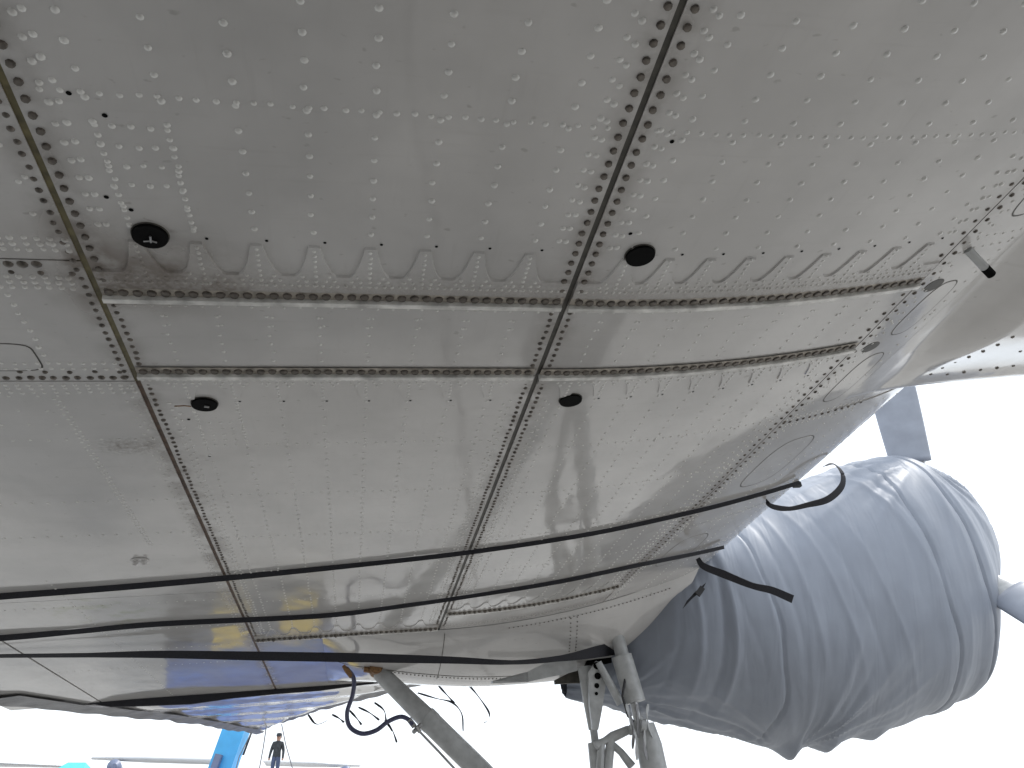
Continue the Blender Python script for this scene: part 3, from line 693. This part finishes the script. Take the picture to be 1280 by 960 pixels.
for c in cs:
    bo, to, rs = sm(c) if c < 6.3 else smooth_tab(c)
    nm, hh = (bo + to)/2, (to - bo)/2; disp = np.zeros(na)
    k = min(1, (6.43 - c)/.3)
    for fc, fw, tilt, fa, fl, am in fold_c:         # soft vertical tension folds
        dist = (AW - fa + math.pi) % (2*math.pi) - math.pi; d = np.abs(c - fc - tilt*.14*dist)
        if abs(c - fc) < .8: disp += .011*am*np.exp(-(d/fw)**1.35)*np.exp(-(dist/fl)**2)
    for sc, sd_, sw in seams:                            # stitched rings draw the padding in
        d = c - sc - .10*np.sin(AW*1.0 + sc*3) - .015*np.sin(AW*9 + sc); disp -= sd_*2.2*np.exp(-(d/.013)**2); disp += sw*.8*np.exp(-((d-.11)/.10)**2) + sw*.5*np.exp(-((d+.09)/.07)**2)
    disp += .006*np.sin(AW*5 + 3*np.sin(c*2.1)) * np.sin(c*3.3 + 1)
    disp += .006*np.sin(c*11 + 2*np.sin(AW*2))*np.exp(-((AW + math.pi/2 + .3)/.9)**2)
    bb = (-math.pi/2 - AW) % (2*math.pi); bb = np.minimum(bb, 2*math.pi - bb)   # distance round from the belly
    for oc, ob, fr, am, reach, ph in ((3.72, -.05, 11, .024, 1.25, 0.), (2.05, .45, 9, .022, 1.0, 1.3), (5.55, 2.5, 10, .018, 1.3, .4)):   # folds fan out from where the cloth is tied
        dx, dy = c - oc, bb - ob; th = np.arctan2(dx, dy); rd = np.hypot(dx, dy)
        w1 = th*fr + ph + .9*np.sin(rd*2.1 + th*2); w2 = th*fr*2.3 + 1.7*ph + 1.1*np.sin(rd*1.4)
        rip = (1 - 2*np.abs(np.sin(w1))**.75) + .55*(1 - 2*np.abs(np.sin(w2))**.75)*np.sin(rd*3 + th*5)
        disp += am*rip*np.minimum(rd/.45, 1)**1.5*np.exp(-(rd/reach)**2)*(.55 + .45*np.sin(th*3.1 + ph))
    gat = np.exp(-((AW + math.pi/2)/.16)**2)    # gathered hem along the belly
    disp += gat*(.02 + .085*(max(0, 1 - abs(c - 3.72)/.09) + .7*max(0, 1 - abs(c - 4.08)/.12) + .5*max(0, 1 - abs(c - 4.55)/.16)) + .008*math.sin(c*17))
    disp += .10*math.exp(-((c - 5.62)/.13)**2)*np.exp(-((AW + 1.75)/.6)**2)
    disp *= k
    e = 2.25
    for j in range(na):
        ca, sa = math.cos(ang[j]), math.sin(ang[j]); x = math.copysign(abs(ca)**(2/e), ca); y = math.copysign(abs(sa)**(2/e), sa)
        V.append(W(6.93 + (rs + disp[j])*x, c, nm + (hh + disp[j])*y))
Fc = [(i*na+j, (i+1)*na+j, (i+1)*na+(j+1)%na, i*na+(j+1)%na) for i in range(nc_-1) for j in range(na)] + [tuple(range((nc_-1)*na, nc_*na))]
ec = mesh('engine_cover', V, Fc, M['cover'], None, True, origin=(*W(6.93, 4.2, 0)[:2], W(6.93, 3.7, -1.0)[2]))
tag(ec, 'bulky grey padded fabric cover wrapped round the engine and propeller hub', 'engine cover')
mb = MB(); mb.ribbon([PS(856, 756, 5.6), PS(866, 745, 5.6), PS(880, 733, 5.6)], [(N + C*.8)*.022]*3, .008); mb.build('buckle', M['web'], ec)
mb = MB(); mb.box(PS(875, 739, 5.58), ((C-N)/1.41, (C+N)/1.41, S), (.016, .03, .006)); mb.build('buckle', M['rubber'], ec)

# ------------------------------------------------------------------ straps
def strap(path, hw, tw, name='tie_strap', n=6, lab=None, parent=None, th=.003):
    P = spline(path, n); m = len(P); wid = []
    hwv = np.interp(np.linspace(0, 1, m), np.linspace(0, 1, len(hw)), hw); twv = np.interp(np.linspace(0, 1, m), np.linspace(0, 1, len(tw)), tw)
    for i in range(m):
        d = P[min(i+1, m-1)] - P[max(i-1, 0)]; d /= np.linalg.norm(d); a_ = N - d*(N @ d); a_ /= np.linalg.norm(a_); b_ = np.cross(d, a_)
        wid.append((a_*math.cos(twv[i]) + b_*math.sin(twv[i]))*hwv[i])
    mb = MB(); mb.ribbon(P, wid, th); o = mb.build(name, M['web'], parent, angle=50)
    if lab: tag(o, lab, 'strap', 'black straps across the wing')
    return o
def on_skin(x, y, d):                           # photo point on the curved skin, d below it
    r_ = ray(x, y); lo, hi = .5, 20.
    for _ in range(50):
        md = (lo + hi)/2; p = r_*md; c = p @ C; e_ = ext(p @ S); c = c if c < 2.2 else 2.2 + (c - 2.2)*.72/(.72 + e_); nsk = skin_pt(c)[1] if c < 2.2 else float(np.interp(c, [2.2,2.45,2.66,2.8,2.92],[.184,.247,.305,.365,.52]))
        if p @ N - H - nsk + d > 0: hi = md
        else: lo = md
    return CAM + r_*lo*K
stA = strap([on_skin(x, y, .014) for x, y in ((-60,750),(0,745),(150,734),(300,721),(450,706),(590,690),(740,667),(870,639),(950,618),(1000,603))],
      [.016,.016,.014,.012,.0105,.010,.010,.010,.010,.010], [.1,.2,.35,.5,.2,.3,.5,.3,.2,.1], lab='long black webbing strap crossing the riveted panels, its loose end looped over the engine cover')
strap([PS(*p) for p in ((957,622,4.35),(963,632,4.35),(985,636,4.4),(1010,631,4.4),(1035,624,4.4),(1052,608,4.4),(1053,592,4.4),(1042,580,4.4),(1030,583,4.4))],
      [.008,.012,.015,.016,.018,.020,.018,.016,.010], [.2,.3,1.2,.9,.4,.5,.4,.8,1.3], name='loose_end', parent=stA)
mb = MB(); mb.box(PS(996, 606, 4.30), (C, S, N), (.02, .012, .012)); mb.build('buckle', M['rubber'], stA)
stB = strap([on_skin(x, y, .015) for x, y in ((-60,800),(0,797),(90,790),(200,780),(400,770),(500,758),(590,745),(700,727),(800,706),(870,692),(905,684))],
      [.017,.017,.014,.013,.0125,.011,.010,.011,.011,.0105,.010], [0,.1,.9,.5,.2,.6,.3,.3,.4,.3,.3], lab='black webbing strap nearer the bolted strip by the nacelle, its loose end hanging down')
strap([PS(*p) for p in ((872,698,5.0),(880,708,5.0),(905,718,5.0),(940,732,5.0),(965,738,5.0),(991,749,5.0))], [.012,.018,.021,.017,.02,.022], [.4,.3,.4,.6,.35,.3], name='loose_end', parent=stB)
stC = strap([PS(x, y, s) for x, y, s in ((-60,821,5.8),(0,820,5.8),(110,819,5.85),(200,818,5.88),(320,820,5.9),(440,822,5.9),(560,825,5.95),(640,828,6.0),(700,823,6.1),(745,815,6.3),(785,807,6.6))],
      [.020,.020,.020,.022,.024,.025,.022,.020,.022,.035,.045], [1.4,1.38,1.25,.8,.5,.3,.75,1.2,.9,.2,0], lab='black webbing strap hanging free below the nacelle and knotted round the gear leg')
mb = MB(); mb.tube([PS(762,804,6.72), PS(772,812,6.68), PS(783,812,6.7)], [.05,.07,.05], 10); mb.build('knot', M['web'], stC)
strap([PS(782,789,6.6), PS(796,790,6.4), PS(812,787,6.3)], [.06,.055,.012], [.1,.2,.3], name='loose_end', parent=stC)

# ------------------------------------------------------------------ tarpaulin round the outer wing
cs_ = [(-10,851,871,.05),(0,857,867,.05),(38,876,882,.05)]
def tarp_rim(tab, sgn):
    V = []; nn_ = 120; sv = np.linspace(7.25 if sgn < 0 else 8.0, 12.5, nn_)
    for i, s in enumerate(sv):
        c = np.interp(s, *tab); sc = .35 + .35*math.sin(i*.23 + 1.5*math.sin(i*.11)) + .2*math.sin(i*.71 + sgn); taper = max(0.25, 1 - (s-8)/7)
        n0 = .06*max(s-8, 0) + (.066 if sgn > 0 else 0)
        V += [W(s, c - sgn*.22*taper, n0 - .02), W(s, c - sgn*.06, n0 - .03 - .012*sc), W(s, c + sgn*.02, n0 - .04 - .022*sc), W(s, c + sgn*.05, n0 + .02), W(s, c, n0 + .12)]
    return V, grid_faces(nn_, 5, sgn < 0)
m1 = MB(); m1.add(*tarp_rim(TEs, -1)); m1.add(*tarp_rim(LEs, 1))
tarp = m1.build('wing_cover', M['tarp'], None, origin=(*W(10, -1, 0)[:2], W(10, -1, -.2)[2]))
tag(tarp, 'crumpled grey tarpaulin tied round the edges of the outer wing with a black hem', 'wing cover')
hem = [(-20,848,3),(0,857,5),(38,878,4),(62,874,9),(110,869,8),(140,870,11),(180,869,11),(240,868,10),(290,864,7.5),(350,860,6),(400,857,5.5),(450,852,4),(500,848,2.5),(570,846,1.2)]
mb = MB(); P = [PS(x, y, 7.9 + .012*abs(i-6)) for i, (x, y, h_) in enumerate(hem)]; mb.ribbon(P, [N*h_*7.95*K/F*1.03 for x, y, h_ in hem], .02); mb.build('black_hem', M['web'], tarp, angle=60)
ties = [[(415,893),(424,898),(430,903)],[(385,893),(395,905),(408,901),(415,893)],[(437,888),(446,898),(452,906)],[(481,900),(490,912),(496,928)],[(468,878),(480,888),(483,902),(490,914)],
        [(522,866),(545,873),(565,878),(577,892),(579,914)],[(548,857),(558,868),(568,879)],[(582,852),(596,868),(611,890),(610,900),(604,904)],[(448,884),(462,891),(474,900)]]
for P in ties:
    mb = MB(); pts = spline([PS(x, y, 9.0) for x, y in P], 5); mb.ribbon(pts, [(C*.6 + N*.5)*.0085*(1 + .4*math.sin(i*.8)) for i in range(len(pts))], .002); mb.build('tie', M['web'], tarp)

# ------------------------------------------------------------------ ropes, work stand, person, lift truck, parked aircraft
for P, lab in (([(352,905),(357,930),(366,962),(390,1015)], 'thin rope hanging from the wing cover to one side of the man'), ([(333,908),(329,935),(324,962),(318,1015)], 'thin rope hanging straight down beside the man in the dark jacket'),
               ([(314,916),(307,930),(299,946),(280,1015)], 'thin slanting rope between the blue boom and the man')):
    mb = MB(); mb.tube([PS(x, y, 12.2) for x, y in P], .006, 6); tag(mb.build('rope', M['rope']), lab, 'rope', 'ropes hanging from the wing tip')

def person(base, hgt):
    k = hgt / 1.78
    J = {'hip':(0,0,.95),'waist':(0,0,1.10),'chest':(0,0,1.34),'neck':(0,0,1.50),'head0':(0,0,1.58),'head1':(0,-.01,1.68),'head2':(0,0,1.76),
         'shl':(.17,0,1.43),'ell':(.25,.02,1.15),'wrl':(.27,-.04,.90),'hal':(.265,-.05,.80),'shr':(-.17,0,1.43),'elr':(-.25,.02,1.15),'wrr':(-.27,-.04,.90),'har':(-.265,-.05,.80),
         'kl':(.11,-.01,.50),'al':(.13,.01,.09),'tl':(.14,-.15,.04),'kr':(-.10,-.01,.50),'ar':(-.11,.01,.09),'tr':(-.12,-.15,.04),'hl':(.09,0,.90),'hr':(-.09,0,.90)}
    rad = {'hip':.15,'waist':.15,'chest':.17,'neck':.065,'head0':.085,'head1':.105,'head2':.075,'shl':.085,'ell':.06,'wrl':.045,'hal':.04,'shr':.085,'elr':.06,'wrr':.045,'har':.04,'kl':.075,'al':.055,'tl':.045,'kr':.075,'ar':.055,'tr':.045,'hl':.10,'hr':.10}
    Ed = [('hip','waist'),('waist','chest'),('chest','neck'),('neck','head0'),('head0','head1'),('head1','head2'),('chest','shl'),('shl','ell'),('ell','wrl'),('wrl','hal'),('chest','shr'),('shr','elr'),('elr','wrr'),('wrr','har'),('hip','hl'),('hl','kl'),('kl','al'),('al','tl'),('hip','hr'),('hr','kr'),('kr','ar'),('ar','tr')]
    ks = list(J); me = bpy.data.meshes.new('person'); me.from_pydata([tuple(np.array(J[x])*k) for x in ks], [(ks.index(a), ks.index(b)) for a, b in Ed], [])
    o = bpy.data.objects.new('person', me); col.objects.link(o); md = o.modifiers.new('skin', 'SKIN')
    for i, x in enumerate(ks): me.skin_vertices[0].data[i].radius = (rad[x]*k, rad[x]*k*(.75 if x in ('chest','waist','hip') else 1))
    me.skin_vertices[0].data[0].use_root = True
    o.modifiers.new('sub', 'SUBSURF').levels = 2
    dg = bpy.context.evaluated_depsgraph_get(); me2 = bpy.data.meshes.new_from_object(o.evaluated_get(dg)); o.modifiers.clear(); o.data = me2
    for m in ('jacket', 'jeans', 'skinp', 'rubber'): me2.materials.append(M[m])
    for p in me2.polygons:
        z = p.center.z/k; p.use_smooth = True; x = abs(p.center.x)/k
        p.material_index = 2 if z > 1.53 else 3 if z < .09 else 1 if (z < .92 and x < .19) else 2 if (x > .2 and z < .88) else 0
    o.location = base; tag(o, 'man in a dark jacket, cap and blue jeans standing beyond the wing tip', 'person')
    mb = MB(); b_ = np.array(base)
    mb.tube([b_ + [0,0,1.69*k], b_ + [0,0,1.75*k], b_ + [0,0,1.80*k], b_ + [0,0,1.815*k]], [.108*k, .112*k, .09*k, .03*k], 14); mb.ribbon([b_ + [0,-.09*k,1.705*k], b_ + [0,-.17*k,1.695*k]], [np.array([.08*k,0,0]), np.array([.06*k,0,0])], .012)
    cap = mb.build('cap', M['jacket'], o); hr = MB(); hr.tube([b_ + [0,.03,1.62*k], b_ + [0,.02,1.70*k]], [.098*k, .106*k], 12); hr.build('hair', M['rubber'], o)
    for s_ in (-1, 1):
        m_ = MB(); m_.box(b_ + [s_*.038*k, -.100*k, 1.672*k], XYZ, (.013*k, .012*k, .008*k)); m_.build('eye', M['rubber'], o)
    m_ = MB(); m_.tube([b_ + [0,-.10*k,1.67*k], b_ + [0,-.125*k,1.635*k]], [.010*k, .017*k], 6); m_.build('nose', M['skinp'], o)
    m_ = MB(); m_.box(b_ + [0, -.098*k, 1.60*k], XYZ, (.026*k, .008*k, .005*k)); m_.build('mouth', M['rusty'], o)
DM = 27.0
feet = at_d(341, 979, DM); head = at_d(342, 917, DM)
person(tuple(feet), head[2] - feet[2])
st = empty('work_stand', (feet[0], feet[1], 0)); tag(st, 'aluminium work stand the man in the dark jacket stands on', 'work stand')
mb = MB(); mb.box(feet - [0,0,.03], XYZ, (.7, .5, .03)); mb.build('platform', M['alu'], st)
for sx in (-.65, .65):
    for sy in (-.45, .45): mb = MB(); mb.tube([feet + [sx, sy, -.06], (feet[0] + sx*1.3, feet[1] + sy*1.3, 0)], .025, 8); mb.build('leg', M['alu'], st)
for i in range(8):
    f = (i + 1)/9; mb = MB(); mb.box((feet[0], feet[1] - .45*(1 + .3*(1-f)) , feet[2]*f), XYZ, (.6, .06, .015)); mb.build('step', M['alu'], st)

# blue boom lift: the truck stands outboard, below the picture; its boom rises into view
b0 = at_d(278, 962, 14.2); b1 = at_d(297, 908, 14.2); bdir = (b1 - b0)/np.linalg.norm(b1 - b0)
foot = b0 - bdir*((b0[2] - 1.9)/bdir[2]); T0 = np.array([foot[0], foot[1], 0])
tr = empty('lift_truck', tuple(T0)); tag(tr, 'blue lift truck with a slender sky blue boom rising behind the wing tip', 'lift truck')
lft = np.array([-.30, .95, 0]); lft /= np.linalg.norm(lft); fw = np.array([lft[1], -lft[0], 0]); ZZ = XYZ[2]; AX = (lft, fw, ZZ)
tp = lambda a_, b_, z: T0 + lft*a_ + fw*(b_ + .55) + ZZ*z
side_w = np.cross(bdir, [0, 1, 0]); side_w /= np.linalg.norm(side_w); dep = np.cross(side_w, bdir)
bm = MB(); Lb = np.linalg.norm(b1 - foot) + 2.2
bm.box(foot + bdir*Lb*.36, (side_w, dep, bdir), (.175, .15, Lb*.36)); bm.box(foot + bdir*Lb*.7, (side_w, dep, bdir), (.145, .13, Lb*.30))
boom = bm.build('boom', M['boomblue'], tr, smooth=False)
mb = MB(); mb.tube([foot + bdir*.8 - side_w*.24, foot + bdir*(Lb*.5) - side_w*.26, foot + bdir*Lb*.72 - side_w*.22, foot + bdir*Lb*.76 - side_w*.1], .016, 6); mb.build('hose', M['rubber'], boom)
mb = MB(); pb = at_d(289, 956, 14.0); mb.box(pb + side_w*.22, (side_w, dep, bdir), (.05, .08, .10)); mb.build('winch', M['engine'], boom)
mb = MB(); mb.box(foot + bdir*Lb + ZZ*.2, XYZ, (.55, .4, .03))
for sx in (-.5, .5):
    for sy in (-.36, .36): mb.tube([foot + bdir*Lb + [sx, sy, .2], foot + bdir*Lb + [sx, sy, 1.2]], .02, 6)
mb.build('basket', M['boomblue'], boom)
mb = MB(); mb.box(tp(-.4, 0, 1.0), AX, (2.6, 1.05, .13)); chs = mb.build('chassis', M['truckblue'], tr, smooth=False)
mb = MB(); mb.box(tp(-.9, 0, 1.42), AX, (1.6, 1.1, .28)); mb.box(tp(0, -.5, 1.5), AX, (.4, .4, .4)); mb.build('body', M['truckblue'], tr, smooth=False)
cab = MB(); V = []
for yy in (-1.05, 1.05):
    for a_, z in ((1.1,.6),(2.75,.6),(2.8,1.15),(2.6,1.75),(1.1,1.8)): V.append(tp(a_, yy, z))
cab.add(V, [(0,1,2,3,4),(9,8,7,6,5)] + [(i, 5+i, 5+(i+1)%5, (i+1)%5) for i in range(5)])
cb = cab.build('cab', M['truckblue'], tr, smooth=False)
for yy in (-1.06, 1.06): mb = MB(); mb.box(tp(1.9, yy, 1.45), AX, (.5, .008, .2)); mb.build('window', M['glass'], cb)
for a_ in (-2.3, -.9, 2.0):
    for yy in (-.95, .95):
        mb = MB(); mb.tube([tp(a_, yy-.14, .5), tp(a_, yy-.10, .5), tp(a_, yy+.10, .5), tp(a_, yy+.14, .5)], [.4, .5, .5, .4], 22); wh = mb.build('wheel', M['rubber'], tr)
for b_ in (-.25, .62):
    mb = MB(); mb.box(tp(-3.12, b_, .62), AX, (.14, .24, .20)); mb.build('outrigger_box', M['yellow'], tr, smooth=False)

def parked(name_lab, base, yaw, half, zw, eng):
    r0 = empty('parked_aircraft', (base[0], base[1], 0)); tag(r0, name_lab, 'aircraft', 'aircraft parked across the apron')
    fx = np.array([math.cos(yaw), math.sin(yaw), 0]); fy = np.array([-math.sin(yaw), math.cos(yaw), 0]); B0 = np.array([base[0], base[1], 0])
    P = lambda a_, b_, z: B0 + fx*a_ + fy*b_ + ZZ*z
    mb = MB(); zc = zw - 1.2
    mb.tube([P(9, 0, zc-.2), P(8.2, 0, zc-.1), P(6, 0, zc), P(-5, 0, zc), P(-9, 0, zc+.5), P(-12, 0, zc+.9)], [.15, .8, 1.3, 1.3, .8, .25], 20); fus = mb.build('fuselage', M['white'], r0)
    V = []
    for y, ch, x0, th in ((-half, 1.0, 1.0, .1), (-4, 2.4, 1.6, .28), (0, 2.6, 1.7, .32), (4, 2.4, 1.6, .28), (half, 1.0, 1.0, .1)):
        for f, zz in ((0,0),(.15,.6),(.5,.75),(1,0),(.5,-.35),(.15,-.4)): V.append(P(x0 - ch*f, y, zw + th*zz))
    Fc = [(i*6+j, i*6+(j+1)%6, (i+1)*6+(j+1)%6, (i+1)*6+j) for i in range(4) for j in range(6)] + [tuple(range(6))[::-1], tuple(range(24, 30))]
    wg = mesh('wing', V, Fc, M['white'], r0)
    for y in eng:
        mb = MB(); mb.tube([P(3.2, y, zw-.45), P(3.0, y, zw-.45), P(1, y, zw-.5), P(-1.5, y, zw-.3)], [.12, .3, .32, .1], 16); mb.build('engine_nacelle', M['engine'], r0)
    V = [P(-8.6, y, zc+1.1 + z) for y in (-.09, .09) for z in (0,)] ; mb = MB()
    mb.add([P(-8.2, -.08, zc+.9), P(-11.9, -.08, zc+1.0), P(-12.6, -.05, zc+4.0), P(-11.0, -.05, zc+4.0), P(-8.2, .08, zc+.9), P(-11.9, .08, zc+1.0), P(-12.6, .05, zc+4.0), P(-11.0, .05, zc+4.0)], [(0,1,2,3),(7,6,5,4),(0,4,5,1),(1,5,6,2),(2,6,7,3),(3,7,4,0)])
    mb.build('fin', M['white'], r0, smooth=False)
    for sg in (-1, 1):
        mb = MB(); mb.add([P(-10.2, 0, zc+1.0), P(-12, 0, zc+1.0), P(-12, sg*4, zc+1.05), P(-11, sg*4, zc+1.05), P(-10.2, 0, zc+1.12), P(-12, 0, zc+1.1), P(-12, sg*4, zc+1.12), P(-11, sg*4, zc+1.12)], [(0,1,2,3),(7,6,5,4),(0,4,5,1),(1,5,6,2),(2,6,7,3),(3,7,4,0)]); mb.build('tailplane', M['white'], r0, smooth=False)
        mb = MB(); mb.tube([P(.5, sg*1.7, zc-.6), P(.5, sg*1.8, .5)], .12, 8); mb.tube([P(.5, sg*1.65, .5), P(.5, sg*1.95, .5)], .5, 18); mb.build('main_gear', M['gear'], r0)
    mb = MB(); mb.tube([P(6, 0, zc-.6), P(6, 0, .35)], .1, 8); mb.tube([P(6, -.15, .35), P(6, .15, .35)], .35, 16); mb.build('nose_gear', M['gear'], r0)
    return r0, P
D2 = 46.0
t2 = at_d(116, 948, D2); f2 = at_d(289, 957, D2); half2 = np.linalg.norm((t2 - f2)[:2]); yaw2 = math.atan2((t2 - f2)[1], (t2 - f2)[0]) + math.pi/2
parked('white high-wing aircraft with a blue-grey engine parked behind the lift boom', f2, yaw2, half2, f2[2] + .1, (-half2*.82, half2*.82))
t3 = at_d(92, 958, 50.0); f3 = at_d(-190, 948, 50.0); half3 = np.linalg.norm((t3 - f3)[:2]); yaw3 = math.atan2((t3 - f3)[1], (t3 - f3)[0]) + math.pi/2
parked('white high-wing aircraft parked farther off beside the turquoise canopy, only its wing showing', f3, yaw3, half3, f3[2], (4, -4))
tz = at_d(96, 953, 38.0); tn = empty('canopy_tent', (tz[0], tz[1], 0)); tag(tn, 'small turquoise canvas canopy standing between the two parked white aircraft', 'canopy')
mb = MB(); a_ = .62
mb.add([tz + [-a_, -a_, -.4], tz + [a_, -a_, -.4], tz + [a_, a_, -.4], tz + [-a_, a_, -.4], tz + [-.35, 0, 0], tz + [.35, 0, 0]], [(0,1,5,4),(1,2,5),(2,3,4,5),(3,0,4),(3,2,1,0)]); mb.build('roof', M['cyan'], tn, smooth=False)
for sx in (-a_, a_):
    for sy in (-a_, a_): mb = MB(); mb.tube([tz + [sx*.97, sy*.97, -.4], (tz[0] + sx*.97, tz[1] + sy*.97, 0)], .03, 6); mb.build('pole', M['alu'], tn)
